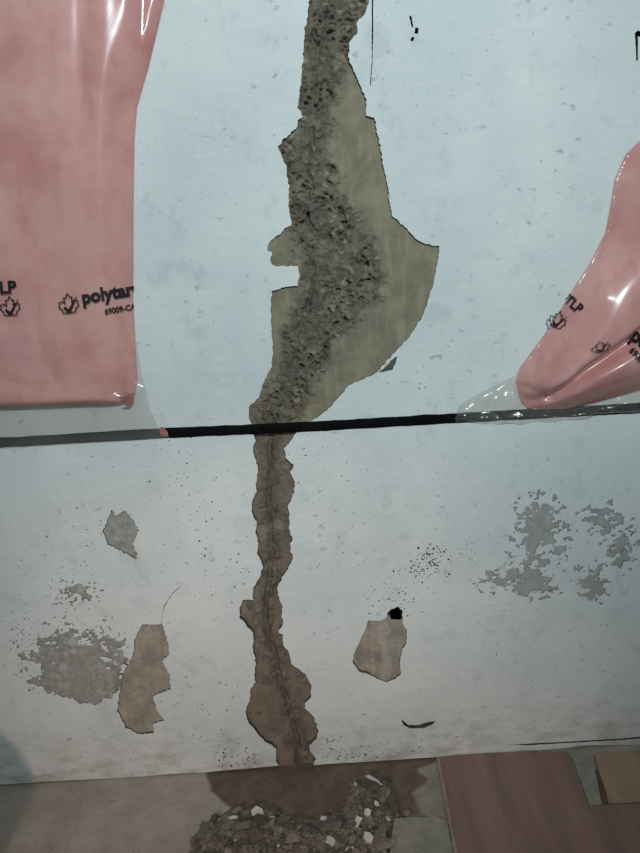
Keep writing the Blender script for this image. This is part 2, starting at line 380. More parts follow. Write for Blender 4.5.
# holes, tested with bounding boxes
for l in loops:
    lo = l.min(0) - 1e-4; hi = l.max(0) + 1e-4
    c = np.where((cen[:, 0] > lo[0]) & (cen[:, 0] < hi[0]) & (cen[:, 1] > lo[1]) & (cen[:, 1] < hi[1]))[0]
    if len(c): keep[c[inside(cen[c, 0], cen[c, 1], l)]] = False
cu, cv = PX(np.stack([cen[:, 0], 0 * cen[:, 0], cen[:, 1]], 1))
reg = ((cu > 488) & (cu < 646) & (cv > 488) & (cv < 611)) | ((cu > 14) & (cu < 129) & (cv > 560) & (cv < 699)) | ((cu > 456) & (cu <= 488) & (cv > 556) & (cv < 600))
keep &= ~(reg & (field(cu, cv) < 0))
T2 = fix_winding(V2, T2[keep], 1)
nV = len(V2); VV = [(x, -TH, z) for x, z in V2] + [(x, .05, z) for x, z in V2]
FF = [tuple(t) for t in T2] + [(a, a + nV, b + nV, b) for a, b in boundary(T2)]
pc = link('paint_coat', mesh('paint_coat', VV, FF), M['paint'], wall)
pc.data.materials.append(M['slab'])               # the broken edge shows the plaster under the paint
pc.data.polygons.foreach_set('material_index', [0] * len(T2) + [1] * (len(FF) - len(T2)))

# exposed surfaces inside the chips: relief grids under the coat
SEAM_U = [(333,-26),(331,0),(327,30),(320,60),(319,90),(316,115),(314,150),(311,190),(313,225),(318,250),(317,285),(310,315),(303,345),(296,372),(285,392),(273,412),(271,430)]
SEAM_L = [(271,425),(270,450),(271,475),(268,500),(270,530),(272,560),(267,590),(265,615),(268,640),(276,660),(279,685),(288,705),(293,725),(297,745),(298,776)]
def relief(name, poly, m, hfn, step, pad=5):
    poly = np.array(poly, float); lo = poly.min(0) - pad; hi = poly.max(0) + pad
    us = np.arange(lo[0], hi[0], step); vs_ = np.arange(lo[1], hi[1], step)
    U, V = np.meshgrid(us, vs_); h, ats = hfn(U, V)
    S = sdf(U, V, poly); ok = (S < pad) & (h < .05)
    Pn = W(U, V, 0.0); Pn[..., 1] = h
    idx = -np.ones(U.shape, int); idx[ok] = np.arange(ok.sum())
    q = ok[:-1, :-1] & ok[1:, :-1] & ok[:-1, 1:] & ok[1:, 1:]
    Fq = np.stack([idx[:-1, :-1][q], idx[1:, :-1][q], idx[1:, 1:][q], idx[:-1, 1:][q]], 1)
    me = mesh(name, Pn[ok], Fq)
    for k, a in ats.items(): attr(me, k, (a + 0 * U)[ok])
    return link(name, me, m, wall, smooth=True)
def pits(U, V, sc, s, rad, prob):
    d, i = worley(U * sc, V * sc, s); return np.where(i < prob, np.clip(1 - (d / rad) ** 2, 0, 1), 0), d, i
def h_upper(U, V):
    seam = np.array(SEAM_U, float); d = dseg(U, V, seam, False)
    sx = np.interp(V, seam[:, 1], seam[:, 0])
    right = sx + np.interp(V, [-30, 40, 80, 120, 150, 190, 230, 260, 300, 340, 380, 420], [60, 60, 22, 16, 14, 26, 52, 66, 66, 34, 28, 30])
    left = sx - np.interp(V, [-30, 120, 180, 235, 270, 300, 350, 390, 430], [60, 60, 50, 24, 18, 16, 22, 22, 24])
    nz = fbm(U * .09, V * .09, 71, 4) * 12
    rg = sstep(right + 9, right - 7, U + nz) * sstep(left - 8, left + 6, U + nz)
    wu = U + fbm(U * .11, V * .11, 81, 3) * 5; wv = V + fbm(U * .11, V * .11, 82, 3) * 5
    p0, _, _ = pits(wu, wv, .085, 50, .40, .22); p1, _, _ = pits(wu, wv, .17, 51, .42, .30); p2, _, _ = pits(wu, wv, .34, 55, .45, .26)
    dw, iw = worley(wu * .13, wv * .13, 57)
    dens = sstep(-.25, .35, fbm(U * .035, V * .03, 83, 3))
    h = .0028 + fbm(U * .018, V * .018, 60, 3) * .0016 + fbm(U * .2, V * .05, 61, 3) * .0005
    lump = np.where(iw > .6, -.0028 * np.clip(1 - (dw / .5) ** 2, 0, 1), 0)
    h = h + rg * (.0008 + fbm(U * .06, V * .035, 62, 5) * .0052 + fbm(U * .35, V * .3, 64, 3) * .0016 + lump + (p0 * .007 + p1 * .011 + p2 * .007) * (.25 + .75 * dens))
    # the old crack: a raised fin beside a groove
    off = U - sx
    wob = fbm(U * .1, V * .1, 63, 3) * 2.5
    gm = .35 + .65 * sstep(-.3, .3, fbm(U * .04, V * .05, 67, 3)); gm2 = sstep(-.2, .4, fbm(U * .05, V * .035, 68, 3))
    h = h + .0075 * gm * np.exp(-((off + 3.5 + wob * 1.6) / 2.2) ** 2) - .003 * gm2 * np.exp(-((off + .5 + wob) / 2.6) ** 2) + .004 * gm2 * np.exp(-((off - 6 + wob * 2) / 4) ** 2)
    seamc = np.exp(-((off + wob * .7) / 10) ** 2) * .75 * (.55 + .45 * fbm(U * .07, V * .07, 66, 3))
    return np.clip(h, -.0012, .026), dict(rough=np.clip(rg, 0, 1), seam=np.clip(seamc, 0, 1), pebble=np.where(dw < .40, .5 + (iw - .5) * .8, .5))
def h_lower(U, V):
    seam = np.array(SEAM_L, float); sx = np.interp(V, seam[:, 1], seam[:, 0]); off = U - sx
    nz = fbm(U * .12, V * .12, 171, 4) * 9
    rg = np.maximum(sstep(15, 5, np.abs(off - 1 + nz)) * .9, .85 * sstep(.12, .4, fbm(U * .06, V * .06, 172, 3)))
    wu = U + fbm(U * .13, V * .13, 181, 3) * 4; wv = V + fbm(U * .13, V * .13, 182, 3) * 4
    dw, iw = worley(wu * .17, wv * .17, 157); p1, _, _ = pits(wu, wv, .2, 151, .42, .15); p2, _, _ = pits(wu, wv, .4, 155, .45, .15)
    cells, ci = worley(wu * .055, wv * .05, 158)
    h = .0075 + (ci - .5) * .005 + cells * .002 + fbm(U * .03, V * .03, 160, 3) * .0025 + fbm(U * .25, V * .2, 161, 3) * .0008 + rg * (fbm(U * .1, V * .05, 162, 4) * .0045 + p1 * .005 + p2 * .003)
    wob = fbm(U * .1, V * .1, 163, 3) * 2
    h = h + .0075 * np.exp(-((off + wob) / 2.2) ** 2) - .003 * np.exp(-((off - 5 + wob) / 2.2) ** 2)
    # scalloped blows of the chisel towards the rim
    P_ = sdf(U, V, np.array(CRACK, float)); h = h - sstep(-9, -2, P_) * .001
    return np.clip(h, -.001, .024), dict(rough=np.clip(rg, 0, 1), seam=np.clip(np.exp(-((off + wob) / 4) ** 2) * .35, 0, 1), pebble=np.where(dw < .4, .5 + (iw - .5) * .7, .5))
UP = [p for p in CRACK if p[1] < 428]; LO = [p for p in CRACK if p[1] > 421]
relief('exposed_concrete', UP, M['core'], h_upper, .9)
relief('exposed_concrete', LO, M['low'], h_lower, .9)
def h_plain(seed, base, amp, sc, rg=.2):
    def f(U, V):
        h = base + fbm(U * sc, V * sc, seed, 4) * amp + fbm(U * .4, V * .4, seed + 5, 2) * amp * .25
        r = np.clip(rg + fbm(U * .1, V * .1, seed + 9, 3) * .5, 0, 1)
        return np.clip(h, -.0016, .028), dict(rough=r, seam=0 * U, pebble=.5 + 0 * U)
    return f
relief('exposed_concrete', CHIP_A, M['scrape'], h_plain(301, .0012, .0026, .14, .55), 1.0, 4)
relief('exposed_concrete', CHIP_B, M['tan'], h_plain(311, .0016, .0036, .06, .25), 1.0, 4)
def h_c(U, V):
    h, a = h_plain(321, .002, .002, .08, .1)(U, V)
    h = h + .0045 * sstep(371, 367, U + fbm(U * .1, V * .1, 5, 2) * 2) - .002 * sstep(10, 0, np.abs(U - 384))
    h = h + .10 * sstep(8, 7, np.hypot((U - 396.5) / 1.0, (V - 612) / 1.05) + fbm(U * .25, V * .25, 8, 2) * 2)
    lt = sstep(9, 4, np.abs(U - 383 + fbm(U * .1, V * .1, 6, 3) * 7)); a['rough'] = np.clip(lt, 0, 1) * .8; a['pebble'] = .5 + .3 * lt
    return np.clip(h, -.001, .12), a
relief('exposed_concrete', CHIP_C, M['tan'], h_c, 1.0, 4)
relief('exposed_concrete', CHIP_F, M['slab'], h_plain(331, .004, .002, .1, .6), 1.0, 3)
GREY1 = [(10,556),(134,556),(134,708),(10,708)]; GREY2 = [(452,484),(652,484),(652,616),(452,616)]
for q, sd, mt in ((GREY1, 341, 'scrape'), (GREY2, 351, 'grey')):
    def hg(U, V, f=h_plain(sd, -.0013, .0012, .12, .45 if sd == 341 else .25)):
        h, a = f(U, V); return h + .006 * sstep(5, 3, sdf(U, V, np.array(CHIP_B, float))), a
    relief('exposed_skim_coat', q, M[mt], hg, 1.6, 0)

# ------------------------------------------------------------------ black sealant strip
su = np.linspace(-260, 900, 420)
mid_v = np.interp(su, [-260, 0, 165, 310, 440, 640, 900], [458.5, 442.3, 432.6, 426.2, 418.6, 407.4, 392])
hw = 5.0 + .35 * fbm(su * .05, 0 * su, 401, 4)
VV = []; prof = [(-1, -.0005), (-.97, .0012), (-.7, .0016), (0, .0018), (.7, .0016), (.97, .0012), (1, -.0005)]
jt = [fbm(su * .12, 0 * su, 410 + k, 3) * .45 for k in range(7)]
for k, (a, h) in enumerate(prof):
    p = W(su, mid_v + a * hw + (jt[k] if abs(a) > .9 else 0), 0.0); p[:, 1] = -TH - h - .0004; VV.append(p)
VV.append(np.array(VV[0])); VV[-1][:, 1] = -TH + .0005; VV.append(np.array(VV[6])); VV[-1][:, 1] = -TH + .0005
order = [7, 0, 1, 2, 3, 4, 5, 6, 8]; n = len(su); VA = np.concatenate([VV[k] for k in order])
FF = [(r * n + c, (r + 1) * n + c, (r + 1) * n + c + 1, r * n + c + 1) for r in range(8) for c in range(n - 1)]
FF += [(8 * n + c, c, c + 1, 8 * n + c + 1) for c in range(n - 1)]
strip = link('sealant_strip', mesh('sealant_strip', VA, FF), M['black'], smooth=True, label='thin black sealant strip running across the whole wall over the crack', category='sealant strip')

# ------------------------------------------------------------------ insulation batts and the film over them
def profile(d, Rr):
    t = np.clip(d / Rr, 0, 1); return np.sqrt(np.clip(1 - (1 - t) ** 2, 0, 1))
def sheet(outline, hfn, step, seed=1, y0=-TH, back=False):
    o = np.array(outline, float); dense = []
    for k in range(len(o)):
        a, b = o[k], o[(k + 1) % len(o)]; m = max(1, int(np.hypot(*(b - a)) / step))
        dense += [a + (b - a) * q / m for q in range(m)]
    dense = np.array(dense); lo = dense.min(0); hi = dense.max(0)
    gx = np.arange(lo[0], hi[0], step); gz = np.arange(lo[1], hi[1], step * .87)
    X, Z = np.meshgrid(gx, gz); X = X + (np.arange(len(gz)) % 2)[:, None] * step * .5
    X = X.ravel(); Z = Z.ravel(); k = inside(X, Z, dense) & (dseg(X, Z, dense) > step * .45)
    V, T = cdt([dense], np.stack([X[k], Z[k]], 1))
    c = V[T].mean(1); T = T[inside(c[:, 0], c[:, 1], dense)]; T = fix_winding(V, T, 1)
    h = hfn(V[:, 0], V[:, 1])
    VV = [(x, y0 - q, z) for (x, z), q in zip(V, h)]; FF = [tuple(t) for t in T]
    if back:
        nv = len(V); VV += [(x, y0 - .0004, z) for x, z in V]; FF += [tuple(t[::-1] + nv) for t in T]
        FF += [(a, a + nv, b + nv, b) for a, b in boundary(T)]
    return VV, FF
def stroke(x, z, pts, y=0.0): return dseg(x, z, xz(pts, y), False)

# ---- left batt
HL = .034
LB = [(-150,-170),(193,-170),(176,-60),(165,0),(157,35),(148,72),(137.5,108),(135,140),(134,200),(133.6,300),(136,345),(138,378),(136,394),(132,400)]
LBxz = np.concatenate([xz(LB), xz([(128,403),(60,405),(0,408),(-70,412),(-150,416)], -.026)])
LSIDE = LBxz[1:14]; LBOT = LBxz[13:19]
CREASE = xz([(146,-330),(140,-60),(138.5,0),(137,60),(134,112)], -.03)
def h_left(x, z, soft=True):
    u, v = PX(np.stack([x, 0 * x - .03, z], -1))
    db = dseg(x, z, LBOT, False); d = dseg(x, z, LSIDE, False)
    h = HL * np.minimum(np.sin(np.pi / 2 * np.clip(d / .055, 0, 1)), profile(db + .002, .016))
    # the front layer ends at the crease; the layer behind it stays flat
    cx = np.interp(z, CREASE[::-1, 1], CREASE[::-1, 0]); above = sstep(W(134, 118)[2], W(134, 100)[2], z)
    dc = cx - x
    hc = .011 + (HL - .011) * sstep(-.003, .018, dc)
    h = h * (1 - above) + np.minimum(h, hc) * above
    h = h + profile(d, .06) * (fbm(x * 5, z * 4, 501, 3) * .008 + .0045 * np.exp(-((u - 104) / 12) ** 2) * sstep(230, 60, v)
                               - .004 * np.exp(-((u - 84) / 9) ** 2) * sstep(260, 30, v))
    h = h + profile(d, .06) * (.0025 * np.exp(-(stroke(x, z, [(8, 172), (20, 196), (27, 214)], -.04) / .013) ** 2)
                               + .003 * np.exp(-(stroke(x, z, [(56, 55), (57, 85), (55, 112)], -.04) / .013) ** 2)
                               - .002 * np.exp(-(stroke(x, z, [(103, 346), (112, 367)], -.04) / .009) ** 2)
                               - .0012 * np.exp(-(stroke(x, z, [(2, 376), (15, 384), (30, 386)], -.04) / .009) ** 2))
    return np.maximum(h, .0006)
VV, FF = sheet(LBxz, h_left, .006, back=True)
lb = link('insulation_batt', mesh('insulation_batt', VV, FF), M['batt'], smooth=True, label='pink fibreglass insulation batt at the left, behind flat clear film', category='insulation', group='pink insulation batts')
LF = xz([(-150,-170),(194,-170),(177,-60),(166,0),(158,35),(149,72),(138.5,108),(136,140),(135,200),(134.6,300),(137,340),(142,370),(147,390),(151,408),(158,424),(167,437)])
LFb = xz([(160,438.5),(80,443.5),(0,449),(-150,458)], -.006)
LFxz = np.concatenate([LF, LFb]); LFE = LFxz[1:]
stripz = lambda x: np.interp(x, W(su, mid_v)[:, 0], W(su, mid_v)[:, 2])
def h_lfilm(x, z):
    hb = h_left(x, z)
    ins_ = inside(x, z, LBxz)
    top = np.interp(x, LBxz[:, 0][13:][::-1], LBxz[:, 1][13:][::-1]) + .016
    zs = stripz(x) + .009
    t = np.clip((z - zs) / np.maximum(top - zs, 1e-3), 0, 1)
    d = dseg(x, z, LFE[:16], False)
    side = np.sin(np.pi / 2 * np.clip(d / .055, 0, 1))
    ramp = .004 + (HL + .001) * t ** .85 * side + fbm(x * 14, z * 14, 511, 3) * .0012 * t
    h = np.where(ins_, hb + .005, .004)
    fade = sstep(top + .02, top, z)
    return np.maximum(h, ramp * fade)
VV, FF = sheet(LFxz, h_lfilm, .006)
lf = link('plastic_film', mesh('plastic_film', VV, FF), M['film'], smooth=True, label='flat clear plastic film over the left pink insulation, printed in black', category='plastic film', group='clear plastic films over the insulation')

# ---- right batt
HR = .06
RB = [(840,-5),(760,50),(680,112),(640,141),(625,155),(614,180),(610,205),(605,232),(590,262),(575,285),(555,318),(540,340),(520,367),(515.5,380),(517,392),(521,403),(527,409)]
RBxz = np.concatenate([xz(RB), xz([(545,411.5),(570,410),(598,403.5),(640,392),(760,362),(840,350)], -.012)])
REDGE = RBxz[1:22]
CR = [(533,404),(548,398),(566,386),(585,370),(603,358),(622,345),(640,331),(760,250),(960,120)]
def h_right(x, z):
    d = dseg(x, z, REDGE, False); u, v = PX(np.stack([x, 0 * x - .03, z], -1))
    h = HR * np.sin(np.pi / 2 * np.clip(d / .085, 0, 1))
    c = stroke(x, z, CR, -.035)
    h = h * (1 - .55 * np.exp(-(c / .012) ** 2))
    h = h + profile(d, .07) * (fbm(x * 7, z * 7, 521, 3) * .007 + .005 * np.exp(-(stroke(x, z, [(618, 235), (607, 268), (602, 296)], -.05) / .012) ** 2)
                              - .006 * np.exp(-(stroke(x, z, [(527, 388), (540, 392), (553, 398)], -.03) / .006) ** 2))
    return np.maximum(h, .0006)
VV, FF = sheet(RBxz, h_right, .0055, back=True)
rb = link('insulation_batt', mesh('insulation_batt', VV, FF), M['batt'], smooth=True, label='pink fibreglass insulation batt folded back at the right side of the wall', category='insulation', group='pink insulation batts')
RF = xz([(839,-8),(758,47),(678,110),(638,139),(623.4,153.5),(612.3,179.5),(608.3,204.8),(603.3,231.5),(588.3,261.5),(573.3,284.5),(553.3,317.5),(538.3,339.5),(518,365.5),(513.5,374.5),(497,383),(480,391),(470,397),(459,404),(456,411),(454,418)])
RFb = xz([(456,422),(468,421),(478,422.5),(490,422),(497,424),(506,421.5),(520,423),(533,421),(548,421.5),(565,418.5),(586,417),(594,414),(610,413),(640,412),(760,405),(840,400)], -.006)
RFxz = np.concatenate([RF, RFb])
def h_rfilm(x, z):
    ins_ = inside(x, z, RBxz); hb = h_right(x, z)
    d = dseg(x, z, RBxz); do = dseg(x, z, RFxz[13:36], False)
    a, ia = worley(x * 26 + fbm(x * 20, z * 20, 531, 2) * .5, z * 36, 532)
    b = 1 - np.abs(fbm(x * 13 + z * 16, z * 22 - x * 8, 533, 3)) * 2.4
    cr = .0048 + sstep(0, .012, d) * profile(do, .018) * (.008 * np.exp(-d / .035) + a * .005 + np.clip(b, 0, 1) * .009 + ia * .002)
    return np.where(ins_, hb + .0052, cr)
VV, FF = sheet(RFxz, h_rfilm, .0042)
rf = link('plastic_film', mesh('plastic_film', VV, FF), M['film'], smooth=False, label='crumpled clear plastic film around the folded right insulation', category='plastic film', group='clear plastic films over the insulation')
me = rf.data; sm = [True] * len(me.polygons)
for p in me.polygons:
    c = p.center
    if not inside(np.array([c.x]), np.array([c.z]), RBxz)[0]: sm[p.index] = (p.index % 3 != 0)
me.polygons.foreach_set('use_smooth', sm)

# ---- print on the film
def on_film(u, v, hfn, lift=.0016):
    y = np.full(np.shape(u), -.04)
    for _ in range(14):
        p = W(u, v, y); y = .5 * y + .5 * (-TH - hfn(p[..., 0], p[..., 2]))
    p = W(u, v, y - lift); return p
def printed(parent, hfn, name, V2d, faces, org, ang, scale, shear=(1, 1), clip=None):
    V2d = np.array(V2d, float) * np.array(shear); ca, sa = math.cos(R(ang)), math.sin(R(ang))
    u = org[0] + scale * (V2d[:, 0] * ca - V2d[:, 1] * -sa * -1 * -1) if False else org[0] + scale * (V2d[:, 0] * ca + V2d[:, 1] * sa)
    v = org[1] + scale * (V2d[:, 0] * sa - V2d[:, 1] * ca)
    if clip: 
        fk = [f for f in faces if max(u[i] for i in f) < clip]; faces = fk
    used = sorted({i for f in faces for i in f}); mp = {i: k for k, i in enumerate(used)}
    p = on_film(u[used], v[used], hfn)
    return link(name, mesh(name, p, [tuple(mp[i] for i in f) for f in faces]), M['ink'], parent)
def text_mesh(s, offset=.03):
    c = bpy.data.curves.new('lettering', 'FONT'); c.body = s; c.size = 1; c.offset = offset; c.resolution_u = 3
    o = bpy.data.objects.new('lettering', c); C.objects.link(o)
    dg = bpy.context.evaluated_depsgraph_get(); me = bpy.data.meshes.new_from_object(o.evaluated_get(dg))
    bm = bmesh.new(); bm.from_mesh(me); bmesh.ops.triangulate(bm, faces=bm.faces[:])
    for _ in range(2): 
        L = [e for e in bm.edges if e.calc_length() > .12]
        if L: bmesh.ops.subdivide_edges(bm, edges=L, cuts=1); bmesh.ops.triangulate(bm, faces=bm.faces[:])
    V = [(v.co.x, v.co.y) for v in bm.verts]; Fc = [tuple(v.index for v in f.verts) for f in bm.faces]
    bm.free(); bpy.data.objects.remove(o); bpy.data.curves.remove(c); bpy.data.meshes.remove(me)
    w_ = max(v[0] for v in V); return V, Fc, w_
def leaf_mesh(th=.055):
    L = [(0,.0),(.10,-.02),(.34,.02),(.31,.13),(.52,.33),(.45,.38),(.49,.56),(.35,.53),(.31,.61),(.16,.46),(.22,.78),(.12,.73),(0,.98)]
    L = L + [(-x, y) for x, y in L[::-1][1:-1]]
    V = []; Fc = []
    def rib(a, b, wa, wb):
        a = np.array(a); b = np.array(b); t = b - a; t = t / (np.hypot(*t) + 1e-9); nn = np.array([-t[1], t[0]])
        k = len(V); V.extend([tuple(a + nn * wa), tuple(a - nn * wa), tuple(b - nn * wb), tuple(b + nn * wb)]); Fc.append((k, k + 1, k + 2, k + 3))
    for i in range(len(L)):
        rib(L[i], L[(i + 1) % len(L)], th * .5, th * .5)
    rib((-.24, .30), (.0, .03), .06, .09); rib((-.02, .02), (.14, .30), .085, .06); rib((.14, .28), (.46, .80), .06, .012)
    return V, Fc
def put_text(parent, hfn, s, org, ang, width, shear=(1, 1), clip=None, off=.038):
    V, Fc, w_ = text_mesh(s, off); return printed(parent, hfn, 'printed_lettering', V, Fc, org, ang, width / w_, shear, clip)
LV, LFc = leaf_mesh()
put_text(lf, h_lfilm, 'TLP', (-10.5, 294.6), -5, 27.5)
printed(lf, h_lfilm, 'printed_leaf_mark', LV, LFc, (10.5, 315), -4, 19.5)
printed(lf, h_lfilm, 'printed_leaf_mark', LV, LFc, (69.5, 312.5), -7, 20)
put_text(lf, h_lfilm, 'polytarp', (82.5, 303.5), -9.5, 61, (1, 1.0), 134.2, .045)
put_text(lf, h_lfilm, '69009-CAN', (105, 314.3), -9.5, 37, (1, 1.05), 134.2, .035)
put_text(rf, h_rfilm, 'TLP', (563.5, 301), 40, 20, (1, 1.1))
printed(rf, h_rfilm, 'printed_leaf_mark', LV, LFc, (555.5, 327), 18, 19, (.9, .9))
printed(rf, h_rfilm, 'printed_leaf_mark', LV, LFc, (602, 351.5), -14, 17, (1.1, .62))
put_text(rf, h_rfilm, 'polytarp', (630, 338.5), 36, 62, (1, 1.1), 700, .045)
put_text(rf, h_rfilm, '69009-CAN', (629, 351), 44, 40, (1, 1.1), 700, .035)
# red remains of facing: a torn scrap showing at the batt corner, another at the end of the film
def scrap(name, pts, hfn, label, col, lift=.002):
    p = rag(pts, 1.2, .7, 77, .6); V, T = cdt([p]); c = V[T].mean(1); T = fix_winding(V, T[inside(c[:, 0], c[:, 1], p)], -1)
    q = on_film(V[:, 0], V[:, 1], hfn, lift); n = len(q); q2 = q + np.array([0, .0008, 0])
    FF = [tuple(t) for t in T] + [tuple(t[::-1] + n) for t in T] + [(a, a + n, b + n, b) for a, b in boundary(T)]
    return link(name, mesh(name, np.concatenate([q, q2]), FF), col, label=label, category='scrap')
mred = m_simple('red_fibre', srgb(150, 84, 82), srgb(176, 120, 116), 90, .9, .3)
scrap('insulation_scrap', [(158,429),(163,427),(168,433),(168,437),(161,436)], h_lfilm, 'tiny red scrap at the film corner on the black strip', mred)
scrap('insulation_scrap', [(119,398),(126,396),(124,391),(131,394),(134,391),(133,402),(129,406),(121,404),(126,401)], h_lfilm, 'torn dark red tuft under the lower right corner of the left film', m_simple('dark_red_fibre', srgb(150, 76, 66), srgb(176, 100, 92), 90, .9, .3), -.0035)

# ------------------------------------------------------------------ floor
DAMP = [(205,740),(206,778),(213,790),(222,800),(236,812),(244,835),(250,930),(392,930),(392,862),(394,822),(402,816),(424,815),(418,800),(414,792),(424,778),(419,768),(428,764),(437,757),(437,740)]
PALE = [(380,930),(392,815),(415,790),(412,760),(437,740),(470,740),(470,930)]
us = np.arange(-40, 700, 1.6); vs_ = np.concatenate([np.arange(728, 905, 1.6)])
U, V = np.meshgrid(us, vs_); P = F(U, V)
P[..., 1] = P[..., 1]
nz = fbm(U * .08, V * .1, 601, 4) * 5
dm = sstep(2.2, -2.2, sdf(U, V, np.array(DAMP, float)) + nz * .7 + sstep(330, 440, U) * nz * .8)
GAP = [(592,768),(601,768),(612,808),(596,808)]
dm = np.maximum(dm, sstep(1.5, -1.5, sdf(U, V, np.array(GAP, float))))  # the gap beside the orange tile is also darkened through this mask
pl = sstep(4, -4, sdf(U, V, np.array(PALE, float)) + nz)
P[..., 2] = -.001 - dm * .0025 + fbm(U * .05, V * .08, 603, 4) * .0012 + fbm(U * .3, V * .4, 604, 3) * .0006
nu, nv_ = len(us), len(vs_)
I = np.arange(nu * nv_).reshape(nv_, nu)
Fq = np.stack([I[:-1, :-1], I[1:, :-1], I[1:, 1:], I[:-1, 1:]], -1).reshape(-1, 4)
me = mesh('floor', P.reshape(-1, 3), Fq); attr(me, 'damp', dm.ravel()); attr(me, 'pale', pl.ravel())
floor = link('floor', me, M['floor'], smooth=True, kind='structure', label='bare concrete basement floor with a damp brown patch below the crack')
# the rest of the slab around the measured part
box('floor_slab', (-2.6, -3.2, -.14), (2.6, .034, -.012), M['floor'], floor)
def flat_piece(name, px, z, th, m, parent, bev=.0015, ragamp=.5, seed=0, plane=True, **pr):
    p = rag(px, 2.5, ragamp, seed, .3); q = F(p[:, 0], p[:, 1], z)[:, :2]
    V, T = cdt([[tuple(a) for a in q]]); c = V[T].mean(1); T = fix_winding(V, T[inside(c[:, 0], c[:, 1], q)], 1)
    n = len(V); cen = V.mean(0)
    VV = [(x, y, z - bev) for x, y in V] + [(x, y, z - th) for x, y in V]
    # bevelled top rim: move an inset copy of the outline up
    inn = V.copy(); VV = [(x, y, z) for x, y in V] + [(x + (x - cen[0]) * .0, y, z - th) for x, y in V]
    FF = [tuple(t) for t in T] + [(a, a + n, b + n, b) for a, b in boundary(T)]
    return link(name, mesh(name, VV, FF), m, parent, **pr)
flat_piece('floor_tile', [(439.5,757),(470,754),(520,751.5),(567,751.5),(579,779),(588,806),(640,803.5),(700,800),(760,905),(468,905),(456,845),(446,792)], .005, .015, M['red'], floor, seed=701)
flat_piece('mortar_strip', [(569,750),(592,750),(595,772),(599,790),(602,804.5),(590,806),(580,779)], .004, .013, M['mortar'], floor, seed=702, ragamp=.9)
flat_piece('floor_tile', [(594.5,754),(640,751),(720,746),(750,797),(640,801.5),(609,803),(606.5,792),(600,774)], .006, .015, M['orange'], floor, seed=703)
flat_piece('floor_tile', [(394,818),(437,817),(447,822),(463,905),(392,905),(390,850)], .003, .013, M['mortar'], floor, seed=704, ragamp=1.0)
flat_piece('tile_edging', [(436.5,757.5),(439.2,757),(446,792),(456,845),(468,905),(464,905),(452.5,845),(443,792)], .0056, .015, m_simple('pale_edge', srgb(140, 120, 104), srgb(160, 142, 126), 40), floor, seed=705, ragamp=.25)

# ------------------------------------------------------------------ rubble under the crack
HEAP = [(186,905),(190,838),(205,824),(228,810),(262,806),(290,816),(318,820),(340,812),(350,790),(352,776),(368,772),(386,780),(394,800),(396,818),(388,842),(386,905)]
def heap_h(u, v):
    s = sdf(u, v, np.array(HEAP, float)); t = np.clip(-s / 22, 0, 1)
    return t * .014 * (1 + .6 * fbm(u * .07, v * .09, 801, 3)) + np.clip(-s / 3, 0, 1) * .002
us = np.arange(182, 402, 1.5); vs_ = np.arange(768, 906, 1.5); U, V = np.meshgrid(us, vs_)
S = sdf(U, V, np.array(HEAP, float)) + fbm(U * .12, V * .12, 802, 3) * 5; ok = S < 0
P = F(U, V); hh = heap_h(U, V); P[..., 2] = hh * (1 + .3 * fbm(U * .5, V * .5, 803, 2)) - .0005
idx = -np.ones(U.shape, int); idx[ok] = np.arange(ok.sum()); q = ok[:-1, :-1] & ok[1:, :-1] & ok[:-1, 1:] & ok[1:, 1:]
Fq = np.stack([idx[:-1, :-1][q], idx[1:, :-1][q], idx[1:, 1:][q], idx[:-1, 1:][q]], 1)
VD = [tuple(p) for p in P[ok]]; FD = [tuple(f) for f in Fq]
rg = np.random.default_rng(11)
def rand_in(n):
    out = []
    while len(out) < n:
        u = rg.uniform(186, 398, 4000); v = rg.uniform(770, 890, 4000)
        s = sdf(u, v, np.array(HEAP, float)) + rg.normal(0, 5, 4000); k = s < 0
        out += list(zip(u[k], v[k]))
    return out[:n]
for (u, v) in rand_in(2600):
    p = F(np.array([u]), np.array([v]))[0]; z = float(heap_h(np.array([u]), np.array([v]))[0]); r = rg.uniform(.0008, .0024)
    a = rg.uniform(0, 6.28, 4); k = len(VD)
    b = [(p[0] + r * math.cos(t), p[1] + r * math.sin(t), z - .0006) for t in (a[0], a[0] + 2.1, a[0] + 4.2)] + [(p[0] + rg.normal(0, r * .4), p[1], z + r * rg.uniform(.6, 1.5))]
    VD += b; FD += [(k, k + 1, k + 3), (k + 1, k + 2, k + 3), (k + 2, k, k + 3)]
link('rubble_dust', mesh('rubble_dust', VD, FD), M['dust'], kind='stuff', label='low heap of fine grey brown rubble dust on the floor under the crack', category='rubble')

def frag_mesh(name, seed, size, m, flat=False):
    r = random.Random(seed); bm = bmesh.new()
    if flat:
        k = r.randint(4, 6); a0 = r.random() * 6; pts = []
        for q in range(k):
            a = a0 + 6.283 * (q + r.uniform(-.25, .25)) / k; rr = r.uniform(.75, 1.1); pts.append((size[0] * .5 * rr * math.cos(a), size[1] * .5 * rr * math.sin(a)))
        for x, y in pts:
            bm.verts.new((x, y, 0)); bm.verts.new((x * .93, y * .93, size[2]))
    else:
        for q in range(13):
            v = Vector((r.gauss(0, 1), r.gauss(0, 1), r.gauss(0, 1))).normalized() * r.uniform(.8, 1.1)
            bm.verts.new((v.x * size[0] * .5, v.y * size[1] * .5, (v.z + 1) * size[2] * .5))
    res = bmesh.ops.convex_hull(bm, input=bm.verts[:])
    bmesh.ops.delete(bm, geom=[g for g in set(res['geom_interior'] + res['geom_unused']) if isinstance(g, bmesh.types.BMVert)], context='VERTS')
    bmesh.ops.recalc_face_normals(bm, faces=bm.faces[:])
    me = bpy.data.meshes.new(name); bm.to_mesh(me); bm.free(); me.materials.append(m); return me
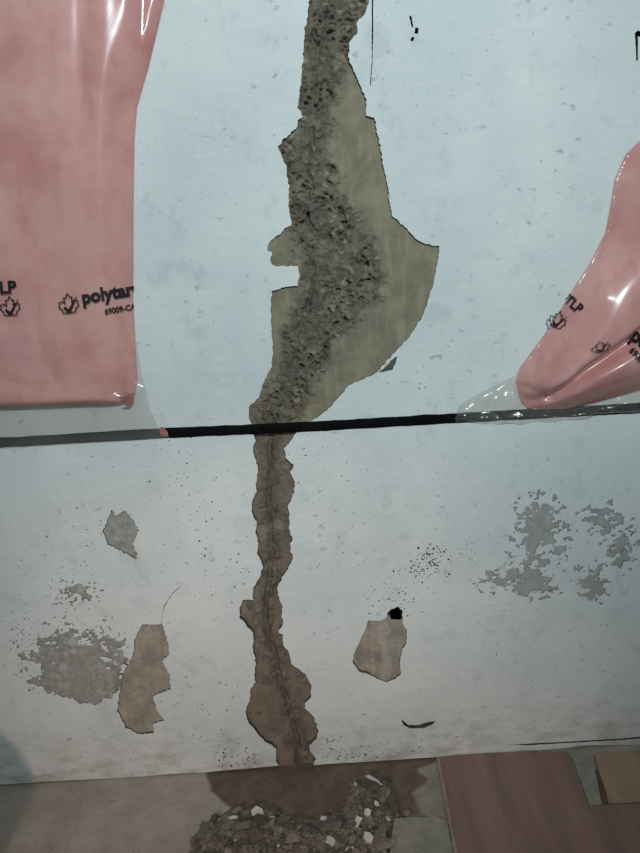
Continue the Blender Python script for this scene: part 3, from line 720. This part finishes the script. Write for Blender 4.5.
def place(o, u, v, rz, rx=0., ry=0., dz=0.):
    p = F(np.array([u]), np.array([v]))[0]; z = float(heap_h(np.array([u]), np.array([v]))[0])
    o.location = (p[0], p[1], z + dz - .001); o.rotation_euler = (rx, ry, rz)
S_ = .00215      # metres per pixel on the floor across
named = [  # name, u, v, wide px, deep px, height m, material, flat, turn, tilt, label
 ('paint_chip',257.8,817,13,13,.0035,'white_chip',1,.3,.35,'largest white paint chip, squarish, lying at the back of the rubble'),
 ('paint_chip',234,824,11,4,.003,'white_chip',1,.1,.2,'narrow pale paint chip left of the largest white chip'),
 ('paint_chip',247,817,9,4,.003,'tan_frag',1,.35,.2,'narrow tan chip leaning just left of the largest white chip'),
 ('paint_chip',273,822.5,6,3.5,.003,'white_chip',1,-.3,.1,'small pale chip right of the largest white chip'),
 ('paint_chip',373,784.5,23,5,.003,'white_chip',1,-.72,.25,'long white paint sliver lying slanted nearest the wall'),
 ('paint_chip',356,787.5,4,4,.003,'white_chip',1,.8,.2,'tiny white crumb left of the long white sliver'),
 ('paint_chip',360.5,816,5,7,.004,'tan_frag',1,.9,.2,'small tan chip standing above the folded white chip'),
 ('paint_chip',376.6,811,6,6,.003,'white_chip',1,.5,.3,'small white chip beside the grey slab, at the rubble right edge'),
 ('paint_chip',368,822,8,8,.003,'white_chip',1,.2,.4,'white three-cornered chip between the folded chip and grey slab'),
 ('paint_chip',358.5,830,12,12,.0035,'white_chip',1,-.8,.45,'folded white paint chip in the middle of the right rubble'),
 ('paint_chip',368.5,845,11,12,.004,'white_chip',1,.5,.4,'heart-shaped white paint chip at the picture bottom'),
 ('paint_chip',330.5,849,9,12,.004,'white_chip',1,1.2,.4,'triangular white paint chip at the bottom centre of the rubble'),
 ('paint_chip',324,822,9,5,.003,'white_chip',1,-.3,.2,'small white chip on top of the grey lump at the heap centre'),
 ('paint_chip',299.7,834,10,4,.003,'tan_frag',1,.5,.2,'narrow tan chip alone in the middle of the heap'),
 ('concrete_fragment',332,833,23,20,.018,'grey_frag',0,.3,0,'large grey concrete lump in the centre of the heap'),
 ('concrete_fragment',392,808,14,26,.012,'dark_frag',0,.1,.2,'flat dark grey slab at the right edge of the rubble'),
 ('concrete_fragment',406,813,9,9,.006,'tan_frag',0,.2,0,'small square tan piece alone right of the dark slab'),
 ('concrete_fragment',215.6,820,10,10,.012,'dark_frag',0,.3,0,'dark grey lump at the left end of the heap'),
 ('concrete_fragment',261,826,17,13,.012,'dark_frag',0,.1,0,'dark grey piece under the largest white chip'),
 ('concrete_fragment',237,814,14,12,.010,'tan_frag',0,.4,0,'tan lump at the back left of the heap'),
 ('concrete_fragment',274,809,12,9,.007,'brown_frag',0,-.4,0,'brown flat piece behind the largest white chip near the wall'),
 ('concrete_fragment',255,841,19,22,.013,'brown_frag',0,.4,0,'large brown lump in front of the largest white chip'),
 ('concrete_fragment',241,833,22,14,.012,'grey_frag',0,.2,0,'broad grey piece left of the large brown lump'),
 ('concrete_fragment',383,848,24,16,.012,'tan_frag',0,.1,0,'broad tan slab right of the heart-shaped white chip'),
 ('concrete_fragment',352,847,11,10,.010,'tan_frag',0,.7,0,'tan lump left of the heart-shaped white chip'),
 ('concrete_fragment',293,845,16,14,.012,'tan_frag',0,.3,0,'tan lump at the bottom of the heap, right of the brown lump'),
 ('concrete_fragment',306,838,12,10,.010,'grey_frag',0,.9,0,'grey piece beside the narrow tan chip in the heap'),
 ('concrete_fragment',208,823,14,5,.005,'grey_frag',0,.5,0,'thin grey piece at the far left of the heap'),
 ('concrete_fragment',372,792,16,20,.008,'dark_frag',0,.5,0,'dark piece under the long white sliver'),
]
for k, (nm, u, v, a, b, h, m, fl, rz, tl, lab) in enumerate(named):
    o = link(nm, frag_mesh(nm, 900 + k, (a * S_, b * S_, h), M[m], bool(fl)), label=lab, category='paint chip' if nm == 'paint_chip' else 'rubble piece')
    o['group'] = 'paint chips in the rubble' if nm == 'paint_chip' else 'rubble pieces under the crack'
    place(o, u, v, rz, tl, 0, .004 if fl else -.001)
kinds = [('concrete_fragment', 'grey_frag', 'small grey concrete crumb in the rubble heap below the crack', 'grey rubble crumbs', 0, 70),
         ('concrete_fragment', 'tan_frag', 'small tan mortar crumb in the rubble heap below the crack', 'tan rubble crumbs', 0, 75),
         ('concrete_fragment', 'brown_frag', 'small brown crumb in the rubble heap below the crack', 'brown rubble crumbs', 0, 40),
         ('concrete_fragment', 'dark_frag', 'small dark crumb in the rubble heap below the crack', 'dark rubble crumbs', 0, 35),
         ('paint_flake', 'white_chip', 'tiny white paint flake scattered in the rubble heap', 'tiny white flakes in the rubble', 1, 14)]
for (nm, m, lab, grp, fl, cnt) in kinds:
    protos = [frag_mesh(nm, 1000 + 13 * q + len(m) * 7, ((5.5, 4.5, .006), (8, 6, .008), (4, 4, .005), (10, 5, .006))[q] if not fl else ((3.5, 2.5, .002), (5, 2.5, .002), (3, 3, .002), (2.5, 2, .002))[q], M[m], bool(fl)) for q in range(4)]
    for me in protos:
        for v in me.vertices: v.co.x *= S_; v.co.y *= S_
    base = None
    for k, (u, v) in enumerate(rand_in(cnt)):
        if base is None:
            o = base = link(nm, protos[0], label=lab, category='paint flake' if fl else 'rubble piece', group=grp)
        else:
            o = base.copy(); o.data = protos[k % 4]; C.objects.link(o)
        o['label'] = lab.replace('the rubble heap', 'the ' + ('left' if u < 255 else 'middle' if u < 325 else 'right') + ' part of the rubble heap')
        s = rg.uniform(.7, 1.35); o.scale = (s, s, s)
        place(o, u, v, rg.uniform(0, 6.28), rg.normal(0, .2), rg.normal(0, .2), .002 if fl else 0)

# ------------------------------------------------------------------ unseen blocker added just left of the view, shaped to cast the rounded corner shadow
bm = bmesh.new(); bmesh.ops.create_icosphere(bm, subdivisions=4, radius=1)
for v in bm.verts:
    k = 1 + .03 * float(fbm(np.array([v.co.x * 2 + v.co.z]), np.array([v.co.y * 2]), 905, 3)[0])
    z = max(0, (v.co.z + .7) / 1.7); a = math.atan2(v.co.y, v.co.x); r = max(0, 1 - z ** 6) ** .5
    if v.co.z < -.85: r *= max(0, (v.co.z + 1) / .15)
    v.co = (math.cos(a) * .18 * k * r, math.sin(a) * .15 * k * r, z * .42)
me = bpy.data.meshes.new('shadow_blocker'); bm.to_mesh(me); bm.free()
o = link('shadow_blocker', me, M['blocker'], smooth=True, label='dark rounded blocker added out of view at the left to cast the corner shadow', category='sack')
o.location = (-.862, -.50, 0)
